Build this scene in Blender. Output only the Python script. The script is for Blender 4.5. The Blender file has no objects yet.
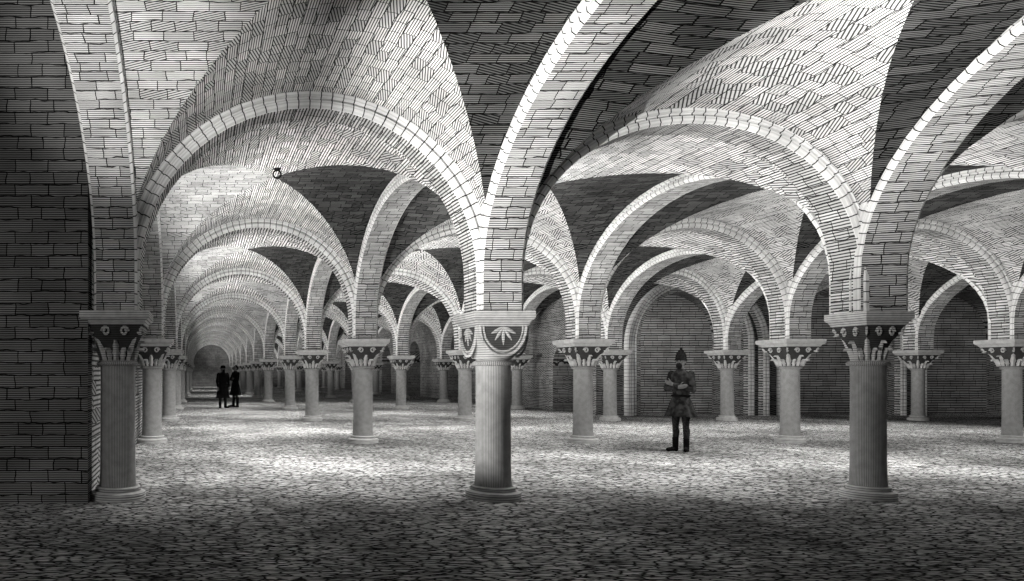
import bpy, bmesh, math, random
from mathutils import Vector, Matrix, Euler
random.seed(3)
sc=bpy.context.scene
COL=sc.collection
try:
    sc.view_settings.view_transform='Standard'
    sc.view_settings.look='None'
except Exception: pass

# ---------------------------------------------------------------- scale
F=720.0; PX=88.0; VX=200.0; HY=373.0; EYE=1.42
D1=F/PX
ZS=2.10      # springing (top of abacus)
STILT=0.39
RI=1.87; RE=2.05
def Xat(px,s): return (px-VX)/s/PX

# ---------------------------------------------------------------- materials
def newmat(name):
    m=bpy.data.materials.new(name); m.use_nodes=True
    nt=m.node_tree; b=nt.nodes['Principled BSDF']
    b.inputs['Roughness'].default_value=0.95
    b.inputs['Specular IOR Level'].default_value=0.05
    return m,nt,b
def N(nt,t,**k):
    n=nt.nodes.new(t)
    for a,v in k.items(): setattr(n,a,v)
    return n
def ramp(nt,p0,c0,p1,c1):
    r=N(nt,'ShaderNodeValToRGB'); e=r.color_ramp.elements
    e[0].position=p0; e[0].color=(c0,c0,c0,1); e[1].position=p1; e[1].color=(c1,c1,c1,1)
    return r
def mulc(nt,a,b,fac=1.0):
    m=N(nt,'ShaderNodeMix',data_type='RGBA',blend_type='MULTIPLY')
    m.inputs[0].default_value=fac
    nt.links.new(a,m.inputs[6]); nt.links.new(b,m.inputs[7]); return m.outputs[2]
def toollines(nt,src,period,rot,p0,c0,p1,dist=0.5):
    L=nt.links
    mp=N(nt,'ShaderNodeMapping'); mp.inputs['Rotation'].default_value=(0,0,rot)
    L.new(src,mp.inputs['Vector'])
    w=N(nt,'ShaderNodeTexWave',wave_type='BANDS',bands_direction='X')
    w.inputs['Scale'].default_value=0.314/period; w.inputs['Distortion'].default_value=dist
    w.inputs['Detail'].default_value=2; w.inputs['Detail Scale'].default_value=1.2
    L.new(mp.outputs[0],w.inputs['Vector'])
    r=ramp(nt,p0,c0,p1,1.0); L.new(w.outputs['Fac'],r.inputs[0]); return r.outputs[0]
def stone(name,bw,rh,c1,c2,mortar=0.03,msize=0.006,period=0.03,hrot=0.5,hdark=0.35,h0=0.2,h1=0.5,off=0.5,mix=True,squash=0.72):
    m,nt,b=newmat(name); L=nt.links
    tc=N(nt,'ShaderNodeTexCoord')
    src=tc.outputs['UV']
    ns=N(nt,'ShaderNodeTexNoise'); ns.inputs['Scale'].default_value=4.5; ns.inputs['Detail'].default_value=2
    L.new(src,ns.inputs['Vector'])
    vm=N(nt,'ShaderNodeVectorMath',operation='SCALE'); vm.inputs['Scale'].default_value=0.065 if squash<1 else 0.04
    L.new(ns.outputs['Color'],vm.inputs[0])
    va=N(nt,'ShaderNodeVectorMath',operation='ADD'); L.new(src,va.inputs[0]); L.new(vm.outputs[0],va.inputs[1])
    def brick(a,bb,mo):
        br=N(nt,'ShaderNodeTexBrick'); br.offset=off
        br.squash=squash; br.squash_frequency=3
        br.inputs['Scale'].default_value=1.0
        br.inputs['Brick Width'].default_value=bw; br.inputs['Row Height'].default_value=rh
        br.inputs['Mortar Size'].default_value=msize; br.inputs['Mortar Smooth'].default_value=0.1
        br.inputs['Color1'].default_value=(a,a,a,1); br.inputs['Color2'].default_value=(bb,bb,bb,1)
        br.inputs['Mortar'].default_value=(mo,mo,mo,1); br.inputs['Bias'].default_value=0
        L.new(va.outputs[0],br.inputs['Vector']); return br
    br=brick(c1,c2,mortar)
    h=toollines(nt,src,period,hrot,h0,hdark,h1)
    if mix:
        h2=toollines(nt,src,period*1.1,hrot+0.3,h0,hdark,h1)
        sel=brick(0,1,0.5); rs=ramp(nt,0.62,0,0.64,1); L.new(sel.outputs['Color'],rs.inputs[0])
        mx=N(nt,'ShaderNodeMix',data_type='RGBA'); L.new(rs.outputs[0],mx.inputs[0]); L.new(h,mx.inputs[6]); L.new(h2,mx.inputs[7]); h=mx.outputs[2]
    c=mulc(nt,br.outputs['Color'],h,1.0)
    n2=N(nt,'ShaderNodeTexNoise'); n2.inputs['Scale'].default_value=1.3; n2.inputs['Detail'].default_value=5
    L.new(src,n2.inputs['Vector'])
    r2=ramp(nt,0.3,0.65,0.6,1.0); L.new(n2.outputs['Fac'],r2.inputs[0])
    c=mulc(nt,c,r2.outputs[0],1.0)
    L.new(c,b.inputs['Base Color'])
    bp=N(nt,'ShaderNodeBump'); bp.inputs['Strength'].default_value=0.4; bp.inputs['Distance'].default_value=0.015
    inv=N(nt,'ShaderNodeMath',operation='SUBTRACT'); inv.inputs[0].default_value=1.0
    L.new(br.outputs['Fac'],inv.inputs[1]); L.new(inv.outputs[0],bp.inputs['Height'])
    L.new(bp.outputs[0],b.inputs['Normal'])
    return m
PER={0:0.024,1:0.036,2:0.06,3:0.085}
def lev(j): return min(j,3)
M_web={};M_web_shade={};M_rib={};M_face={}
for l,p in PER.items():
    t='coarse_' if l>1 else 'fine_'
    M_web[l]=stone(t+'web_masonry',0.26,0.115,0.92,0.60,mortar=0.03,msize=0.0045,hdark=0.07,hrot=1.57,period=p,h0=0.18,h1=0.55)
    M_web_shade[l]=stone(t+'shaded_cross_web_masonry',0.27,0.12,0.18,0.07,mortar=0.005,hrot=1.57,hdark=0.04,period=p,h0=0.35,h1=0.75)  # cross webs: their shade is put into a darker stone colour
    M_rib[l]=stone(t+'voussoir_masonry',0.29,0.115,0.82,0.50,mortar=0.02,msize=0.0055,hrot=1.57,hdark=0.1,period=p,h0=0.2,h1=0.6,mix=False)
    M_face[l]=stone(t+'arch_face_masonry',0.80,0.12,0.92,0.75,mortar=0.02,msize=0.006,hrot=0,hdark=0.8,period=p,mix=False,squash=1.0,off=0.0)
M_wall=stone('wall_masonry',0.42,0.17,0.42,0.30,hrot=1.57,hdark=0.15,period=0.06)
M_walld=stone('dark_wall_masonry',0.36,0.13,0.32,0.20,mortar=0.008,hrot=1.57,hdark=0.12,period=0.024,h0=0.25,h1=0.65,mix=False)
M_niche=stone('recess_masonry',0.45,0.2,0.52,0.38,mortar=0.02,hrot=1.57,hdark=0.15,period=0.085,h0=0.25,h1=0.6,mix=False)
def carved(name,c,vert=True,period=0.03,hd=0.45,p0=0.15,p1=0.45):
    m,nt,b=newmat(name); L=nt.links
    tc=N(nt,'ShaderNodeTexCoord')
    if vert: h=toollines(nt,tc.outputs['UV'],period,0,p0,hd,p1,0.3)
    else:
        w=N(nt,'ShaderNodeTexWave',wave_type='BANDS',bands_direction='Z')
        w.inputs['Scale'].default_value=0.314/period; w.inputs['Distortion'].default_value=0.5
        L.new(tc.outputs['Object'],w.inputs['Vector'])
        r=ramp(nt,p0,hd,p1,1.0); L.new(w.outputs['Fac'],r.inputs[0]); h=r.outputs[0]
    n2=N(nt,'ShaderNodeTexNoise'); n2.inputs['Scale'].default_value=12; n2.inputs['Detail'].default_value=3
    L.new(tc.outputs['Object'],n2.inputs['Vector'])
    r2=ramp(nt,0.3,0.8*c,0.6,c); L.new(n2.outputs['Fac'],r2.inputs[0])
    L.new(mulc(nt,h,r2.outputs[0]),b.inputs['Base Color'])
    return m
M_shaft=carved('shaft_stone',0.42,True,0.0185,0.45,0.2,0.55)
M_carve=carved('carved_stone',0.60,False,0.025,0.4)
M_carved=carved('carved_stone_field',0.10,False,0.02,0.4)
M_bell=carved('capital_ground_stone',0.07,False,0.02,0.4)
# floor
def floor_mat():
    m,nt,b=newmat('worn_paving'); L=nt.links
    tc=N(nt,'ShaderNodeTexCoord')
    mp=N(nt,'ShaderNodeMapping'); mp.inputs['Scale'].default_value=(7.5,24,1)
    L.new(tc.outputs['Object'],mp.inputs['Vector'])
    ns=N(nt,'ShaderNodeTexNoise'); ns.inputs['Scale'].default_value=0.8; ns.inputs['Detail'].default_value=3
    L.new(mp.outputs[0],ns.inputs['Vector'])
    vm=N(nt,'ShaderNodeVectorMath',operation='SCALE'); vm.inputs['Scale'].default_value=1.3
    L.new(ns.outputs['Color'],vm.inputs[0])
    va=N(nt,'ShaderNodeVectorMath',operation='ADD'); L.new(mp.outputs[0],va.inputs[0]); L.new(vm.outputs[0],va.inputs[1])
    v=N(nt,'ShaderNodeTexVoronoi',feature='DISTANCE_TO_EDGE'); v.inputs['Scale'].default_value=1
    L.new(va.outputs[0],v.inputs['Vector'])
    ra=ramp(nt,0.05,0.03,0.17,1.0); L.new(v.outputs['Distance'],ra.inputs[0]); a=ra.outputs[0]
    n2=N(nt,'ShaderNodeTexNoise'); n2.inputs['Scale'].default_value=1.0; n2.inputs['Detail'].default_value=3; n2.inputs['Roughness'].default_value=0.6
    mp2=N(nt,'ShaderNodeMapping'); mp2.inputs['Scale'].default_value=(2.4,42,1)
    L.new(tc.outputs['Object'],mp2.inputs['Vector']); L.new(mp2.outputs[0],n2.inputs['Vector'])
    r2=ramp(nt,0.44,0.10,0.54,1.0); L.new(n2.outputs['Fac'],r2.inputs[0])
    n3=N(nt,'ShaderNodeTexNoise'); n3.inputs['Scale'].default_value=0.5; n3.inputs['Detail'].default_value=4
    L.new(tc.outputs['Object'],n3.inputs['Vector'])
    r3=ramp(nt,0.38,0.42,0.6,0.85); L.new(n3.outputs['Fac'],r3.inputs[0])
    c=mulc(nt,a,r2.outputs[0],0.9); c=mulc(nt,c,r3.outputs[0])
    L.new(c,b.inputs['Base Color'])
    bp=N(nt,'ShaderNodeBump'); bp.inputs['Strength'].default_value=0.3; bp.inputs['Distance'].default_value=0.012
    L.new(a,bp.inputs['Height']); L.new(bp.outputs[0],b.inputs['Normal'])
    return m
M_floor=floor_mat()
def plain(name,c,var=0.5,scale=30):
    m,nt,b=newmat(name); L=nt.links
    tc=N(nt,'ShaderNodeTexCoord')
    n2=N(nt,'ShaderNodeTexNoise'); n2.inputs['Scale'].default_value=scale; n2.inputs['Detail'].default_value=4
    L.new(tc.outputs['Object'],n2.inputs['Vector'])
    r=ramp(nt,0.4,c*var,0.6,c); L.new(n2.outputs['Fac'],r.inputs[0]); L.new(r.outputs[0],b.inputs['Base Color'])
    return m
M_skin=plain('weathered_skin',0.13,0.7)
M_coat=plain('wool_coat',0.035,0.3,12)
M_coat2=plain('dark_wool_coat',0.008,0.4,40)
M_hose=plain('dark_hose',0.03,0.4)
M_boot=plain('boot_leather',0.008,0.5)
M_hair=plain('dark_hair',0.010,0.5)
M_iron=plain('black_iron',0.02,0.5)
M_helm=plain('helmet_iron',0.012,0.4)

# ---------------------------------------------------------------- mesh helpers
class MB:
    def __init__(s): s.v=[];s.f=[];s.uv=[];s.mi=[]
    def quad(s,pts,uvs,mi=0):
        b=len(s.v); s.v+= [tuple(p) for p in pts]; s.f.append(list(range(b,b+len(pts)))); s.uv.append(uvs); s.mi.append(mi)
    def mesh(s,name,mats,smooth=35,flip=False):
        me=bpy.data.meshes.new(name); me.from_pydata(s.v,[],s.f)
        ul=me.uv_layers.new(name='UVMap'); k=0
        for uvs in s.uv:
            for u in uvs:
                ul.data[k].uv=u; k+=1
        for m in mats: me.materials.append(m)
        for p,mi in zip(me.polygons,s.mi): p.material_index=mi
        bm=bmesh.new(); bm.from_mesh(me); bmesh.ops.remove_doubles(bm,verts=bm.verts,dist=1e-4)
        bmesh.ops.dissolve_degenerate(bm,edges=bm.edges,dist=1e-5)
        bmesh.ops.recalc_face_normals(bm,faces=bm.faces)
        bm.to_mesh(me); bm.free()
        if smooth:
            me.shade_smooth()
            try: me.set_sharp_from_angle(angle=math.radians(smooth))
            except Exception: pass
        return me
def obj(name,me,parent=None,loc=(0,0,0),**props):
    o=bpy.data.objects.new(name,me); COL.objects.link(o); o.location=loc
    if parent: o.parent=parent
    for k,v in props.items(): o[k]=v
    return o
def lathe(prof,n=40,mb=None,name=None,mats=None,smooth=40):
    mb=mb or MB()
    for a in range(n):
        t0=2*math.pi*a/n;t1=2*math.pi*(a+1)/n
        for (r0,z0),(r1,z1) in zip(prof,prof[1:]):
            P=lambda r,t,z:(r*math.cos(t),r*math.sin(t),z)
            R=0.2
            mb.quad([P(r0,t0,z0),P(r0,t1,z0),P(r1,t1,z1),P(r1,t0,z1)],
                    [(t0*R,z0),(t1*R,z0),(t1*R,z1),(t0*R,z1)])
    return mb
def box(mb,x0,x1,y0,y1,z0,z1,mi=0):
    q=mb.quad
    q([(x0,y0,z0),(x1,y0,z0),(x1,y0,z1),(x0,y0,z1)],[(x0,z0),(x1,z0),(x1,z1),(x0,z1)],mi)
    q([(x0,y1,z0),(x1,y1,z0),(x1,y1,z1),(x0,y1,z1)],[(x0,z0),(x1,z0),(x1,z1),(x0,z1)],mi)
    q([(x0,y0,z0),(x0,y1,z0),(x0,y1,z1),(x0,y0,z1)],[(y0,z0),(y1,z0),(y1,z1),(y0,z1)],mi)
    q([(x1,y0,z0),(x1,y1,z0),(x1,y1,z1),(x1,y0,z1)],[(y0,z0),(y1,z0),(y1,z1),(y0,z1)],mi)
    q([(x0,y0,z0),(x1,y0,z0),(x1,y1,z0),(x0,y1,z0)],[(x0,y0),(x1,y0),(x1,y1),(x0,y1)],mi)
    q([(x0,y0,z1),(x1,y0,z1),(x1,y1,z1),(x0,y1,z1)],[(x0,y0),(x1,y0),(x1,y1),(x0,y1)],mi)

# ---------------------------------------------------------------- grid of supports
S={1:1.0,2:0.555,3:0.379,4:0.289}
for j in range(5,13): S[j]=1/(1+0.82*(j-1))
rowpx={1:[118,493,868,1243,1618,1993],2:[152,363,583,790,1012,1215],3:[169,312,465,610,727,918,1060],4:[176,290,401,517,625,735,840]}
def node(i,j):
    if j==0:
        x=(-82+375*i)/PX
        if i>=2: x-=1.7
        return (x,D1*0.18)
    s=S[j]
    if j in rowpx and 0<=i<len(rowpx[j]): return (Xat(rowpx[j][i],s),D1/s)
    return ((-82+375*i)/PX,D1/s)
LAST=11
def bay_ok(i,j):   # bay between line i,i+1 and row j,j+1
    if i in(0,1,2): return j<LAST
    if i in(3,4): return j<=3
    if i==5: return j in(1,2,3)
    return False
bays=[(i,j) for i in range(0,6) for j in range(0,LAST) if bay_ok(i,j)]
# the second aisle is vaulted a little lower at its crown
def drop(i,j,u,v=0.0):
    if i!=1: return 1.0
    k=0.075*max(0,1-(j+v-1)*0.6) if j>=1 else 0.075
    return 1-k*4*u*(1-u)

H=375/PX/2
def webprof(n=24):
    out=[];t0=0.5-0.5*RE/H
    out.append((t0,ZS))
    for k in range(n+1):
        th=math.pi*k/n
        out.append((0.5-0.5*RE/H*math.cos(th),ZS+STILT+RE*math.sin(th)))
    out.append((1-t0,ZS))
    return out
WP=webprof()
def bay_mesh(i,j):
    A=node(i,j);B=node(i+1,j);C=node(i+1,j+1);D=node(i,j+1)
    def P(u,v,z):
        x=(1-v)*((1-u)*A[0]+u*B[0])+v*((1-u)*D[0]+u*C[0])
        y=(1-v)*((1-u)*A[1]+u*B[1])+v*((1-u)*D[1]+u*C[1])
        return (x,y,ZS+(z-ZS)*drop(i,j,u,v))
    mb=MB(); NW=6
    LX=B[0]-A[0]; LY=D[1]-A[1]
    for kind in range(4):
        arc=0
        for (ta,za),(tb,zb) in zip(WP,WP[1:]):
            if kind<2: d=math.hypot((tb-ta)*LX,zb-za)
            else: d=math.hypot((tb-ta)*LY,zb-za)
            for w in range(NW):
                def pt(t,z,w):
                    m=min(t,1-t)*w/NW
                    if kind==0: return P(t,m,z),m*LY
                    if kind==1: return P(t,1-m,z),m*LY
                    if kind==2: return P(m,t,z),m*LX
                    return P(1-m,t,z),m*LX
                p=[pt(ta,za,w),pt(tb,zb,w),pt(tb,zb,w+1),pt(ta,za,w+1)]
                ar=[arc,arc+d,arc+d,arc]
                mi=0 if (kind<2 or (kind==2 and i==0) or (i==0 and j>=3)) else 1  # shade-coloured stone on cross webs, lighter stone where the left aisle looks lit
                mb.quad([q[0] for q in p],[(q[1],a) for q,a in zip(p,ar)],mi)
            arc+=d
    return mb.mesh('vault_web',[M_web[lev(j)],M_web_shade[lev(j)]],30)
for (i,j) in bays:
    me=bay_mesh(i,j)
    obj('ceiling',me,kind='structure',label='groin vault bay of coursed rubble stone between the arches',category='ceiling')

# ---------------------------------------------------------------- arches
def arch_mesh(L,w=0.5,n=26,inset=0.26,jamb=None,ri=RI,re=RE+0.04,depth_out=0.2,zs=ZS,stilt=STILT,lv=0,dropf=None):
    """arch along local X from 0..L, thickness w in Y; face carries a raised outer fillet"""
    hx=L/2; h=w/2; ch=0.03
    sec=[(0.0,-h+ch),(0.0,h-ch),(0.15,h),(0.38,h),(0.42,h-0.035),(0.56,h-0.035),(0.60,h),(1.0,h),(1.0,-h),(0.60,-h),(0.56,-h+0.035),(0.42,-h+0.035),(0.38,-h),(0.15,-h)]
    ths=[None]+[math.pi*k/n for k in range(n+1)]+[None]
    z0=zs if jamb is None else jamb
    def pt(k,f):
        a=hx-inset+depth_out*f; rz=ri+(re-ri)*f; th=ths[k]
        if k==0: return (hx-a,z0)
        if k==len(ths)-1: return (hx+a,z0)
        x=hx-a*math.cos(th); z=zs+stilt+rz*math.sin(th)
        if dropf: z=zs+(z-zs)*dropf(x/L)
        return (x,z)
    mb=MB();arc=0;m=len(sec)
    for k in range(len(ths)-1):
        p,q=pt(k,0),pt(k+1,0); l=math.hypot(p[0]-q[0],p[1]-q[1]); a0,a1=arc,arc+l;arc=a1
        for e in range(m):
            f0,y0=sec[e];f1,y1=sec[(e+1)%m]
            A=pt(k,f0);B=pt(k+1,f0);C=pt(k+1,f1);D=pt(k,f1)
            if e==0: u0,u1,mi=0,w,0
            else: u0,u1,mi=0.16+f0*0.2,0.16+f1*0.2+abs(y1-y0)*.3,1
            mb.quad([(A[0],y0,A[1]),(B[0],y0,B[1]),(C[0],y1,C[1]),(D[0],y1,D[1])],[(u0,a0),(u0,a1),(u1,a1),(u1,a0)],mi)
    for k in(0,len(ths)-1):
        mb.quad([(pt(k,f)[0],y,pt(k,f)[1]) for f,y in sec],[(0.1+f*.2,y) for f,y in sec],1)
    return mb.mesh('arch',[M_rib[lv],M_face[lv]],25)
def place_arch(P,Q,w,group,label,lv,dropf=None):
    L=math.hypot(Q[0]-P[0],Q[1]-P[1]); ang=math.atan2(Q[1]-P[1],Q[0]-P[0])
    o=obj('stone_arch',arch_mesh(L,w,lv=lv,dropf=dropf),loc=(P[0],P[1],0),label=label,category='arch',group=group)
    o.rotation_euler=(0,0,ang)
tr=set();lo=set()
for (i,j) in bays:
    tr.add((i,j));tr.add((i,j+1));lo.add((i,j));lo.add((i+1,j))
for (i,j) in sorted(tr):
    if j==0: continue
    place_arch(node(i,j),node(i+1,j),0.44,'cross arches of the vault','pale stone round arch of voussoirs spanning between two columns',lev(j),(lambda u,i=i,j=j:drop(i,j,u)))
for (i,j) in sorted(lo):
    place_arch(node(i,j),node(i,j+1),0.48,'lengthwise arches of the vault','pale stone arcade arch running along the column row',lev(j))

# ---------------------------------------------------------------- columns
SH=0.20
base_prof=[(0.0,0),(0.34,0),(0.34,0.05),(0.33,0.07),(0.335,0.075),(0.345,0.10),(0.335,0.13),(0.29,0.15),(0.265,0.165),(0.26,0.185),(0.275,0.20),(0.27,0.225),(0.235,0.24),(0.2,0.25),(0.0,0.25)]
me_base=lathe([(r*0.93,z*0.62) for r,z in base_prof]).mesh('column_base',[M_carve],30)
me_shaft=lathe([(0.0,0.15),(SH+0.012,0.15),(SH+0.006,0.2),(SH,0.4),(SH-0.004,1.4),(SH,1.50),(SH+0.03,1.505),(SH+0.045,1.525),(SH+0.03,1.545),(SH,1.56),(0,1.56)],48).mesh('column_shaft',[M_shaft],35)
def abacus_mesh():
    mb=MB()
    prof=[(0.36,1.95),(0.385,1.97),(0.385,1.985),(0.435,2.02),(0.44,2.03),(0.44,2.10)]
    for (a,z0),(b,z1) in zip(prof,prof[1:]):
        for k in range(4):
            R=Matrix.Rotation(k*math.pi/2,3,'Z')
            pts=[R@Vector(p) for p in((-a,-a,z0),(a,-a,z0),(b,-b,z1),(-b,-b,z1))]
            mb.quad(pts,[(-a,z0),(a,z0),(b,z1),(-b,z1)])
    a=0.36; mb.quad([(-a,-a,1.95),(a,-a,1.95),(a,a,1.95),(-a,a,1.95)],[(0,0),(1,0),(1,1),(0,1)])
    a=0.44; mb.quad([(-a,-a,2.1),(a,-a,2.1),(a,a,2.1),(-a,a,2.1)],[(0,0),(1,0),(1,1),(0,1)])
    return mb.mesh('abacus',[M_carve],20)
me_abacus=abacus_mesh()
def capital_mesh(kind):
    mb=MB();n=64;m=14;z0,z1=1.555,1.95
    def pt(a,k):
        t=k/m; z=z0+(z1-z0)*t; th=2*math.pi*a/n
        c,s=math.cos(th),math.sin(th)
        if kind=='cushion':
            A=0.365; sq=A/max(abs(c),abs(s)); cr=SH+0.015+(A*1.42-SH)*math.sin(min(1,t*1.05)*math.pi/2)**0.9
            r=min(sq,cr)
        else:
            A=0.36; sq=A/max(abs(c),abs(s)); kk=t**1.35
            r=(SH+0.01)*(1-kk)+sq*kk
        return (r*c,r*s,z)
    for a in range(n):
        for k in range(m):
            mb.quad([pt(a,k),pt(a+1,k),pt(a+1,k+1),pt(a,k+1)],[(a*.02,k*.03),(a*.02+.02,k*.03),(a*.02+.02,k*.03+.03),(a*.02,k*.03+.03)])
    mb.quad([pt(a,m) for a in range(n)],[(0,0)]*n); mb.quad([pt(a,0) for a in range(n)],[(0,0)]*n)
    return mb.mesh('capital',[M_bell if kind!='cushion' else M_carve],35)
me_cush=capital_mesh('cushion'); me_bell=capital_mesh('bell')
def tube(mb,pts,r,closed=False,n=8):
    rings=[];L=len(pts)
    for k,p in enumerate(pts):
        p=Vector(p)
        a=Vector(pts[(k-1)%L] if closed else pts[max(k-1,0)]);b=Vector(pts[(k+1)%L] if closed else pts[min(k+1,L-1)])
        d=(b-a).normalized(); up=Vector((0,0,1)) if abs(d.z)<0.9 else Vector((0,1,0))
        s=d.cross(up).normalized();t=s.cross(d)
        rr=r[k] if isinstance(r,(list,tuple)) else r
        rings.append([p+s*(rr*math.cos(2*math.pi*q/n))+t*(rr*math.sin(2*math.pi*q/n)) for q in range(n)])
    rng=range(L if closed else L-1)
    for k in rng:
        A=rings[k];B=rings[(k+1)%L]
        for q in range(n):
            mb.quad([A[q],A[(q+1)%n],B[(q+1)%n],B[q]],[(0,0),(.1,0),(.1,.1),(0,.1)])
    if not closed:
        mb.quad(rings[0],[(0,0)]*n);mb.quad(rings[-1],[(0,0)]*n)
def halfarc(cx,r,ry,y,z=1.935,n=18):
    return [(cx+r*math.cos(math.pi*q/n),y,z-ry*math.sin(math.pi*q/n)) for q in range(n+1)]
def lunette_mesh():
    mb=MB()
    for k in range(4):
        R=Matrix.Rotation(k*math.pi/2,3,'Z')
        def tr3(l): return [tuple(R@Vector(p)) for p in l]
        y=-0.372
        for r,t in((0.335,0.018),(0.285,0.012)):
            tube(mb,tr3(halfarc(0,r,r*0.97,y)),t)
        for an in(-68,-40,0,40,68):
            a=math.radians(an); ln=0.20 if an==0 else 0.19
            pts=[(math.sin(a)*ln*q/5,y,1.925-math.cos(a)*ln*q/5) for q in range(6)]
            tube(mb,tr3(pts),[0.006,0.016,0.023,0.023,0.015,0.004],n=6)
    return mb.mesh('lunette_moulding',[M_carve],35)
def lunback_mesh():
    mb=MB()
    for k in range(4):
        R=Matrix.Rotation(k*math.pi/2,3,'Z')
        pts=[tuple(R@Vector(p)) for p in halfarc(0,0.275,0.265,-0.3655)]
        f=[tuple(R@Vector(p)) for p in halfarc(0,0.275,0.265,-0.3690)]
        mb.quad(f,[(0,0)]*19); mb.quad(pts,[(0,0)]*19)
        for q in range(18): mb.quad([f[q],f[q+1],pts[q+1],pts[q]],[(0,0)]*4)
        mb.quad([f[0],f[18],pts[18],pts[0]],[(0,0)]*4)
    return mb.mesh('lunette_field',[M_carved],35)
me_lun=lunette_mesh(); me_lunb=lunback_mesh()
def leaf_mesh():
    mb=MB()
    def leaf(th,Hh,top,wid,rad0,z00=1.56):
        R=Matrix.Rotation(th,3,'Z'); nu,nv=7,10
        def pt(u,v,off):
            t=v/nv; uu=(u/nu-0.5)*2
            wd=wid*math.sin(math.pi*min(1,0.22+0.74*t))**0.7*(1-0.3*abs(math.sin(t*10)))
            rad=rad0+(top-rad0)*t**1.2
            z=z00+Hh*min(1,t*1.12)-(0.05*max(0,t-0.85)/0.15)
            rad+=0.045*(1-abs(uu))-0.01+off+0.25*max(0,t-0.8)
            return tuple(R@Vector((rad,uu*wd,z)))
        for a in range(nu):
            for b in range(nv):
                for off in(0,-0.025):
                    mb.quad([pt(a,b,off),pt(a+1,b,off),pt(a+1,b+1,off),pt(a,b+1,off)],[(0,0)]*4)
        for b in range(nv):
            for a in(0,nu): mb.quad([pt(a,b,0),pt(a,b+1,0),pt(a,b+1,-.025),pt(a,b,-.025)],[(0,0)]*4)
        for a in range(nu):
            mb.quad([pt(a,nv,0),pt(a+1,nv,0),pt(a+1,nv,-.025),pt(a,nv,-.025)],[(0,0)]*4)
        return R
    for k in range(8):
        th=math.pi/4*k; corner=(k%2==1)
        R=leaf(th,0.33 if corner else 0.24,0.42 if corner else 0.30,0.052,SH+0.02)
        leaf(th+math.pi/8,0.16,0.30,0.042,SH+0.02)
        if corner:
            c=R@Vector((0.44,0,1.89)); rad_=R@Vector((1,0,0))
            sp=[tuple(c+rad_*((0.055-0.003*q)*math.cos(q*.6))+Vector((0,0,(0.055-0.003*q)*math.sin(q*.6)))) for q in range(15)]
            tube(mb,sp,0.018,n=6)
        else: # small scrolls either side of the middle leaf
            c=R@Vector((0.345,0,1.88)); tn=R@Vector((0,1,0))
            for sg in(-1,1):
                sp=[tuple(c+tn*(sg*0.12)+tn*(sg*(0.055-0.0028*q)*math.cos(q*.6))+Vector((0,0,(0.055-0.0028*q)*math.sin(q*.6)))) for q in range(14)]
                tube(mb,sp,0.015,n=6)
    return mb.mesh('carved_leaves',[M_carve],50)
me_leaf=leaf_mesh()
def column(i,j,kind):
    x,y=node(i,j)
    lab={'cushion':'pale round stone column with cushion capital and carved lunettes',
         'leaf':'round stone column with leafy carved capital and square abacus'}[kind]
    e=bpy.data.objects.new('stone_column',None);COL.objects.link(e);e.location=(x,y,0);e.empty_display_size=.3
    e['label']=lab;e['category']='column';e['group']='columns carrying the crypt vault'
    k=1/math.sqrt(1+(x/y)**2); k=1-(1-k)*0.8
    def part(n,me,par,rs=1.0):
        o=bpy.data.objects.new(n,me);COL.objects.link(o);o.parent=par;o.scale=(rs,rs,1);return o
    g=0.86 if j==1 else 1.0
    if j==1 and i==1: g=0.78
    if j==1 and i>=2: g=0.68
    part('base',me_base,e,k);part('shaft',me_shaft,e,k)
    if kind=='cushion':
        c=part('capital',me_cush,e,1);part('lunette_field',me_lunb,c);part('lunette_moulding',me_lun,c)
        c.scale=(g*(0.5+0.5*k),g*(0.5+0.5*k),1)
    else:
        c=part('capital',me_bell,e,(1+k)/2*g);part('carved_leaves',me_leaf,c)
    part('abacus',me_abacus,e,(0.5+0.5*k)*g)
nodes=set()
for (i,j) in bays:
    for a in(0,1):
        for b in(0,1): nodes.add((i+a,j+b))
for (i,j) in sorted(nodes):
    if j==0 or (j==4 and i>=4) or j>=LAST: continue
    column(i,j,'cushion' if (j==1 and i==1) else 'leaf')

# ---------------------------------------------------------------- floor & walls
mb=MB()
mb.quad([(-9,-4,0),(42,-4,0),(42,92,0),(-9,92,0)],[(0,0),(1,0),(1,1),(0,1)])
obj('floor',mb.mesh('floor',[M_floor],0),kind='structure',label='rough stone paved crypt floor',category='floor')
ZT=4.9
def wallbox(name,x0,x1,y0,y1,mat,label,z1=ZT):
    mb=MB();box(mb,x0,x1,y0,y1,0,z1)
    return obj(name,mb.mesh(name,[mat],0),kind='structure',label=label,category='wall')
Yl=D1/S[LAST]
wallbox('wall_left',-1.75,-1.27,D1-0.05,Yl+0.6,M_wall,'long coursed stone side wall behind the columns')
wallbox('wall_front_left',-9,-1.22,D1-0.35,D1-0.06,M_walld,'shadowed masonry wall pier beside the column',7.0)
wallbox('wall_back',-1.75,13.2,Yl+0.1,Yl+0.6,M_wall,'end wall of the long aisles')
YW=D1/0.336; XR=13.4
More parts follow.
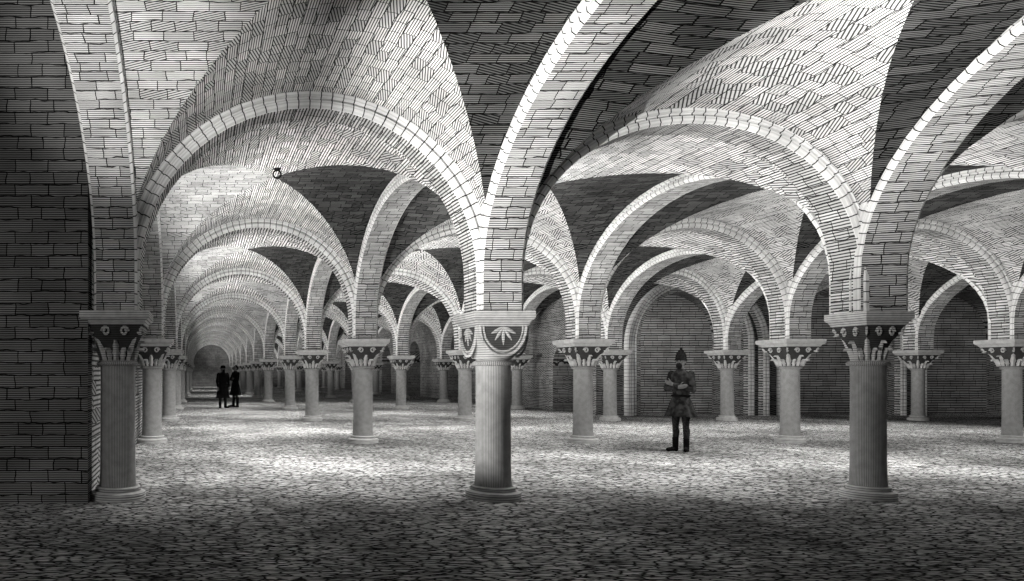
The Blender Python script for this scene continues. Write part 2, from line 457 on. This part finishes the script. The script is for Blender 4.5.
def niche_wall(name,a0,a1,depth,niches,mat,T):
    """wall running along a; T(a,b,z) maps along/depth/height to the world"""
    mb=MB(); zt=ZT+.3
    for c,h,zs,r in niches:
        n=20
        X=[c-h*math.cos(math.pi*k/n) for k in range(n+1)]
        for a,b in zip(X,X[1:]):
            za,zb=zs+r*math.sqrt(max(0,1-((a-c)/h)**2)),zs+r*math.sqrt(max(0,1-((b-c)/h)**2))
            mb.quad([T(a,0,za),T(b,0,zb),T(b,0,zt),T(a,0,zt)],[(a,za),(b,zb),(b,zt),(a,zt)])
            mb.quad([T(a,0,za),T(b,0,zb),T(b,depth,zb),T(a,depth,za)],[(0,a),(0,b),(depth,b),(depth,a)])
            mb.quad([T(a,depth,0),T(b,depth,0),T(b,depth,zb),T(a,depth,za)],[(a,0),(b,0),(b,zb),(a,za)],1)
        for x in(c-h,c+h):
            mb.quad([T(x,0,0),T(x,depth,0),T(x,depth,zs),T(x,0,zs)],[(0,0),(depth,0),(depth,zs),(0,zs)])
    ed=[a0]+[q for c,h,zs,r in niches for q in(c-h,c+h)]+[a1]
    for a,b in zip(ed[::2],ed[1::2]):
        mb.quad([T(a,0,0),T(b,0,0),T(b,0,zt),T(a,0,zt)],[(a,0),(b,0),(b,zt),(a,zt)])
    return obj(name,mb.mesh(name,[mat,M_niche],0),kind='structure',label='stone wall with round-headed blind recesses',category='wall')
NI=[(16.5,1.6,2.6,1.6),(21.6,1.6,2.6,1.6),(26.2,1.6,2.6,1.6)]
niche_wall('wall_back_right',XR,36,1.1,NI,M_wall,lambda a,b,z:(a,YW+b,z))
SN=[]
for j in range(4,10):
    yc=(D1/S[j]+D1/S[j+1])/2
    if j==4: SN.append((26.6,0.75,1.7,0.75))
    SN.append((yc,1.3,2.1,1.3))
niche_wall('wall_right',YW,Yl+0.6,0.9,SN,M_wall,lambda a,b,z:(XR+b,a,z))
for c,h,zs,r in NI:
    # three receding orders, each wider one standing further forward, parted by a shadow gap
    for q,(dd,y0,y1) in enumerate([(0.0,0.05,0.45),(0.27,-0.25,0.02),(0.54,-0.55,-0.28)]):
        Lh=2*(h+dd)+0.5; ww=y1-y0
        me=arch_mesh(Lh,w=ww,inset=0.25,jamb=0.0,ri=r+dd,re=r+dd+0.19,depth_out=0.19,zs=zs-0.12*q,stilt=0,lv=3)
        obj('recess_arch',me,loc=(c-Lh/2,YW+(y0+y1)/2,0),label='moulded stone arch with straight jambs framing a wall recess',category='arch',group='mouldings around the wall recesses')

# iron ring at the crown
e=bpy.data.objects.new('iron_ring',None);COL.objects.link(e);e.location=(Xat(277,0.745),D1/0.745,ZS+STILT+RE+0.03)
e['label']='small black iron ring fixed at the crown of the vault';e['category']='ring'
mb=MB();tube(mb,[(0.06*math.cos(a),0,-0.12+0.06*math.sin(a)) for a in [2*math.pi*q/24 for q in range(24)]],0.013,True)
obj('ring',mb.mesh('ring',[M_iron],60),e)
obj('mounting_boss',lathe([(0,-0.07),(0.02,-0.065),(0.035,-0.05),(0.06,-0.04),(0.06,0.0),(0,0.0)],20).mesh('boss',[M_iron],40),e)

# ---------------------------------------------------------------- people
def capsule(mb,p0,r0,p1,r1,n=14,sx=1.0,sy=1.0):
    p0=Vector(p0);p1=Vector(p1);d=(p1-p0);L=d.length or 1e-4;d=d/L if L>1e-3 else Vector((0,0,1))
    up=Vector((0,0,1)) if abs(d.z)<0.95 else Vector((0,1,0))
    s=d.cross(up).normalized();t=s.cross(d)
    rings=[]
    for k in range(1,5):
        a=math.pi/2*k/4; rings.append((p0-d*r0*math.cos(a),r0*math.sin(a)))
    rings.append((p1,r1))
    for k in [3,2,1]:
        a=math.pi/2*k/4
        rings.append((p1+d*r1*math.cos(a),r1*math.sin(a)))
    R=[[c+s*(r*math.cos(2*math.pi*q/n))+t*(r*math.sin(2*math.pi*q/n)) for q in range(n)] for c,r in rings]
    for A,B in zip(R,R[1:]):
        for q in range(n): mb.quad([A[q],A[(q+1)%n],B[(q+1)%n],B[q]],[(0,0)]*4)
    mb.quad(R[0],[(0,0)]*n);mb.quad(R[-1],[(0,0)]*n)
def loft(mb,rings,n=28,fold=0.0,nf=9):
    R=[]
    for rg in rings:
        cx,cy,z,rx,ry=rg[:5]; f=rg[5] if len(rg)>5 else 0
        R.append([(cx+rx*(1+f*math.sin(nf*2*math.pi*q/n+z*3))*math.cos(2*math.pi*q/n),cy+ry*(1+f*math.sin(nf*2*math.pi*q/n+z*3))*math.sin(2*math.pi*q/n),z) for q in range(n)])
    for A,B in zip(R,R[1:]):
        for q in range(n): mb.quad([A[q],A[(q+1)%n],B[(q+1)%n],B[q]],[(0,0)]*4)
    mb.quad(R[0],[(0,0)]*n);mb.quad(R[-1],[(0,0)]*n)
def ball(mb,c,rx,ry,rz,n=16):
    m=10
    loft(mb,[(c[0],c[1],c[2]-rz*math.cos(math.pi*(k+.3)/(m+.6)),rx*math.sin(math.pi*(k+.3)/(m+.6)),ry*math.sin(math.pi*(k+.3)/(m+.6))) for k in range(m+1)],n)
def remesh(mb,mat,vox,smooth=3):
    me=mb.mesh('tmp',[mat],0)
    o=bpy.data.objects.new('tmp',me);COL.objects.link(o)
    r=o.modifiers.new('r','REMESH');r.mode='VOXEL';r.voxel_size=vox
    s=o.modifiers.new('s','SMOOTH');s.factor=0.5;s.iterations=smooth
    bpy.context.view_layer.update()
    dg=bpy.context.evaluated_depsgraph_get()
    nm=bpy.data.meshes.new_from_object(o.evaluated_get(dg))
    bpy.data.objects.remove(o)
    nm.materials.clear();nm.materials.append(mat);nm.shade_smooth()
    return nm
def person(label,loc,rot,folded=True,coatmat=None,hem=0.66,vox=0.008,hat='helmet',scale=1.0,beard=True,stance=0.10):
    e=bpy.data.objects.new('person',None);COL.objects.link(e);e.location=loc;e.rotation_euler=(0,0,rot);e.scale=(scale*0.94,scale*0.94,scale)
    e['label']=label;e['category']='person'
    sw=0.172
    if folded:
        A=[((-sw,0.01,1.42),(-0.235,-0.05,1.15),(0.05,-0.185,1.18)),((sw,0.01,1.42),(0.235,-0.05,1.13),(-0.05,-0.215,1.23))]
    else:
        A=[((-sw,0.01,1.43),(-0.22,0.02,1.13),(-0.21,-0.06,0.88)),((sw,0.01,1.43),(0.22,0.02,1.13),(0.21,-0.06,0.88))]
    b=MB()
    loft(b,[(0,0.0,0.86,0.15,0.10),(0,0.0,0.95,0.155,0.11),(0,0,1.08,0.13,0.095),(0,0,1.25,0.15,0.11),(0,0,1.38,0.165,0.11),(0,0,1.44,0.13,0.08),(0,0,1.48,0.07,0.06)])
    capsule(b,(0,0.005,1.42),0.060,(0,-0.01,1.56),0.053)
    ball(b,(0,-0.01,1.645),0.076,0.092,0.105)
    ball(b,(0,-0.035,1.595),0.055,0.062,0.055)
    capsule(b,(0,-0.098,1.655),0.010,(0,-0.112,1.622),0.015,8)
    for sx in(-1,1):
        ball(b,(sx*0.078,0.0,1.635),0.012,0.02,0.03,10)
        ball(b,(sx*0.032,-0.092,1.668),0.022,0.01,0.008,10)
    legs=[(-stance,-0.02,-0.35),(stance*0.9,0.03,0.35)]
    for (fx,fy,ta),hx in zip(legs,(-0.085,0.085)):
        capsule(b,(hx,0,0.90),0.088,(hx*.6+fx*.4,fy*.5-0.01,0.50),0.056)
        capsule(b,(hx*.6+fx*.4,fy*.5-0.01,0.50),0.054,(fx,fy,0.09),0.036)
        capsule(b,(hx*.5+fx*.5,fy*.6+0.015,0.38),0.055,(fx,fy+0.005,0.2),0.041)
        capsule(b,(fx,fy,0.055),0.038,(fx+math.sin(ta)*0.16,fy-0.16,0.032),0.028)
    for side,(s,el,w) in zip((-1,1),A):
        capsule(b,s,0.048,el,0.038);capsule(b,el,0.036,w,0.027)
        s,el,w=map(Vector,(s,el,w)); d=(w-el).normalized()
        if folded:
            d2=(d+Vector((0,0.35,0.05))).normalized()
            palm=w+d2*0.075
            capsule(b,w,0.026,palm,0.030)
            capsule(b,w+Vector((0,-.005,0.015)),0.022,palm+Vector((0,-.005,0.018)),0.022);capsule(b,w+Vector((0,-.005,-0.015)),0.022,palm+Vector((0,-.005,-0.02)),0.022)
            for f in range(4):
                o=Vector((0,-0.006,0.032-0.021*f)); ln=[0.036,0.042,0.039,0.030][f]
                k1=palm+o+d2*ln; d3=(d2+Vector((0,0.8,0))).normalized(); k2=k1+d3*ln*0.9
                capsule(b,palm+o,0.010,k1,0.009,8);capsule(b,k1,0.009,k2,0.0075,8)
            th=w+d2*0.03+Vector((0,-0.012,0.03)); t2=th+Vector((0,0,0.035))+d2*0.02
            capsule(b,th,0.012,t2,0.010,8);capsule(b,t2,0.010,t2+d2*0.03+Vector((0,0.005,0.012)),0.008,8)
        else:
            palm=w+Vector((0,-0.02,-0.08))
            capsule(b,w,0.025,palm,0.030)
            for f in range(4):
                o=Vector((0,-0.03+0.02*f,0)); ln=[0.036,0.042,0.039,0.030][f]
                k1=palm+o+Vector((0,-0.005,-ln)); k2=k1+Vector((-side*0.012,-0.006,-ln*.8))
                capsule(b,palm+o,0.010,k1,0.009,8);capsule(b,k1,0.009,k2,0.0075,8)
            th=w+Vector((0,-0.03,-0.03)); capsule(b,th,0.011,th+Vector((-side*.005,-0.025,-0.035)),0.010,8)
            capsule(b,th+Vector((-side*.005,-0.025,-0.035)),0.010,th+Vector((-side*.01,-0.03,-0.062)),0.008,8)
    obj('body',remesh(b,M_skin,vox,2),e)
    c=MB()
    loft(c,[(0,0,hem,0.27,0.22,.08),(0,0,hem+0.12,0.23,0.185,.07),(0,0,0.90,0.185,0.145,.04),(0,0,1.00,0.148,0.115,.02),(0,0,1.04,0.142,0.11,0),(0,0,1.12,0.155,0.12,0),(0,0,1.28,0.175,0.13,0),(0,0,1.39,0.18,0.12,0),(0,0,1.445,0.145,0.095,0),(0,0,1.485,0.085,0.075,0),(0,0,1.515,0.078,0.07,0)],72)
    for (s,el,w) in A:
        capsule(c,s,0.062,el,0.054)
        s2,e2,w2=map(Vector,(s,el,w)); capsule(c,el,0.052,e2+(w2-e2)*0.9,0.042)
    obj('coat',remesh(c,coatmat or M_coat,vox,3),e)
    bt=MB();tube(bt,[(0.150*math.cos(a),0.118*math.sin(a),1.02) for a in [2*math.pi*q/40 for q in range(40)]],0.020,True)
    obj('belt',bt.mesh('belt',[M_boot],60),e)
    h=MB()
    for (fx,fy,ta),hx in zip(legs,(-0.085,0.085)):
        capsule(h,(hx,0,0.86),0.090,(hx*.6+fx*.4,fy*.5-0.01,0.50),0.058)
        capsule(h,(hx*.6+fx*.4,fy*.5-0.01,0.50),0.057,(fx,fy,0.12),0.040)
        capsule(h,(hx*.5+fx*.5,fy*.6+0.015,0.38),0.059,(fx,fy+0.005,0.2),0.045)
    obj('hose',remesh(h,M_hose,vox,2),e)
    for (fx,fy,ta) in legs:
        q=MB();capsule(q,(fx,fy,0.24),0.054,(fx,fy,0.06),0.048);capsule(q,(fx,fy+0.01,0.05),0.047,(fx+math.sin(ta)*0.17,fy-0.17,0.038),0.034)
        box(q,fx-0.035,fx+0.035,fy-0.03,fy+0.05,0.0,0.05)
        obj('boot',remesh(q,M_boot,vox,2),e)
    hr=MB();ball(hr,(0,0.022,1.658),0.086,0.092,0.112)
    obj('hair',remesh(hr,M_hair,vox,1),e)
    if beard:
        q=MB();ball(q,(0,-0.072,1.565),0.052,0.045,0.065);ball(q,(0,-0.10,1.608),0.036,0.016,0.012)
        obj('beard',remesh(q,M_hair,vox,1),e)
    else:
        q=MB();ball(q,(0,-0.088,1.592),0.024,0.012,0.006);obj('mouth',q.mesh('mouth',[M_hair],60),e)
    for sx in(-1,1):
        q=MB();ball(q,(sx*0.031,-0.094,1.653),0.012,0.01,0.008,10);obj('eye',q.mesh('eye',[M_iron],60),e)
    if hat=='helmet':
        hp=[(0.0,1.91),(0.010,1.905),(0.020,1.885),(0.018,1.868),(0.035,1.855),(0.068,1.81),(0.090,1.755),(0.096,1.70),(0.100,1.685),(0.120,1.672),(0.120,1.662),(0.09,1.672)]
        o=obj('helmet',lathe(hp,32).mesh('helmet',[M_helm],50),e)
        o.scale=(0.95,1.1,1)
    elif hat=='hat':
        hp=[(0.0,1.80),(0.06,1.795),(0.085,1.77),(0.092,1.72),(0.094,1.70),(0.115,1.692),(0.117,1.684),(0.09,1.688)]
        o=obj('hat',lathe(hp,32).mesh('hat',[M_boot],50),e)
    return e
s=0.628
person('bearded man in helmet and belted knee-length coat, standing with arms folded',(Xat(681,s),D1/s,0),math.radians(-58),True,M_coat,0.64,0.008,'helmet',0.99,True,0.09)
s=0.280
o=person('man in long dark coat and low round hat in the aisle',(Xat(223,s),D1/s,0),math.radians(20),False,M_coat2,0.42,0.012,'hat',0.96,True,0.12)
o.scale=(1.12,1.12,0.96)
s=0.272
o=person('bareheaded man in dark coat standing beside a companion',(Xat(235.5,s),D1/s,0),math.radians(-60),True,M_coat2,0.50,0.012,'none',0.98,False,0.11)
o.scale=(1.08,1.08,0.99)

# ---------------------------------------------------------------- lights
def spot(loc,tgt,e,ang,blend=0.6,r=0.0):  # every spot is an added, unseen source; no fitting stands there
    l=bpy.data.lights.new('added_spot','SPOT');l.energy=e;l.spot_size=math.radians(ang);l.spot_blend=blend;l.shadow_soft_size=r
    l.color=(1.0,0.985,0.95)
    o=bpy.data.objects.new('added_fill_light',l);COL.objects.link(o);o.location=loc
    o.rotation_euler=(Vector(tgt)-Vector(loc)).to_track_quat('-Z','Y').to_euler();return o
spot((-0.5,4.6,1.4),(3.8,7.3,3.7),2300,62,0.9)      # near aisle, from the left
spot((4.2,4.2,1.9),(7.4,6.7,5.4),1050,74,0.9)      # second aisle vault
spot((-1.0,2.6,1.3),(-0.6,6.4,4.4),1250,40,0.8)      # left springing
spot((-0.9,6.9,1.7),(node(1,1)[0],D1,1.0),1000,22,0.7)  # raking light on the near column
spot((-3.5,3.0,2.2),(-2.2,D1-.3,2.4),170,90,0.8)  # added to lift the left wall
spot((3.0,2.0,3.9),(4.5,5.6,0),260,120,1.0)         # faint light on the near floor
for i in range(0,5):
    for j in range(1,LAST):
        if not bay_ok(i,j) : continue
        if i>=3 and j>=3: continue
        a=node(i,j);b=node(i,j+1);c=node(i+1,j)
        x=(a[0]+b[0])/2;y=(a[1]+b[1])/2; wd=c[0]-a[0]
        k=[0,0.62,0.66,0.50,0.34][min(j,4)]
        if i==2: k*=0.62
        if i>=3: k*=0.30
        yy=y-1.7 if (i==2 and j==1) else y
        spot((x+0.45,yy,1.5),(x+wd*0.75,y+0.6,3.9),1300*k,125,0.8)  # added spot brightening the right side of the web
        if j<=4 or j%2==0:
            kk=[0,1250,1400,1050,650][min(j,4)]
            if i==0: kk=[0,1750,1900,1500,900][min(j,4)]
            if i>=3: kk*=0.7
            if i>=1 and j>4: continue
            spot((x+wd-1.0,y-0.2,4.1),(x+wd*0.45,y+0.1,0),kk,108,1.0)  # added downlight making a pool on the floor
for c,h,zs,r in NI:
    spot((c-1.2,YW-2.2,3.6),(c+0.2,YW+1.0,1.6),200 if c<18 else 90,95,0.9)  # added to brighten the recess walls
w=bpy.data.worlds.new('World');sc.world=w;w.use_nodes=True
w.node_tree.nodes['Background'].inputs[0].default_value=(1,0.985,0.95,1)
w.node_tree.nodes['Background'].inputs[1].default_value=0.07

cam=bpy.data.cameras.new('cam');co=bpy.data.objects.new('Camera',cam);COL.objects.link(co)
co.location=(0,0,EYE);co.rotation_euler=(math.pi/2,0,0)
cam.sensor_width=36;cam.lens=F/1024*36
cam.shift_x=(512-VX)/1024;cam.shift_y=(HY-290.5)/1024
cam.clip_end=300;cam.clip_start=0.05
sc.camera=co
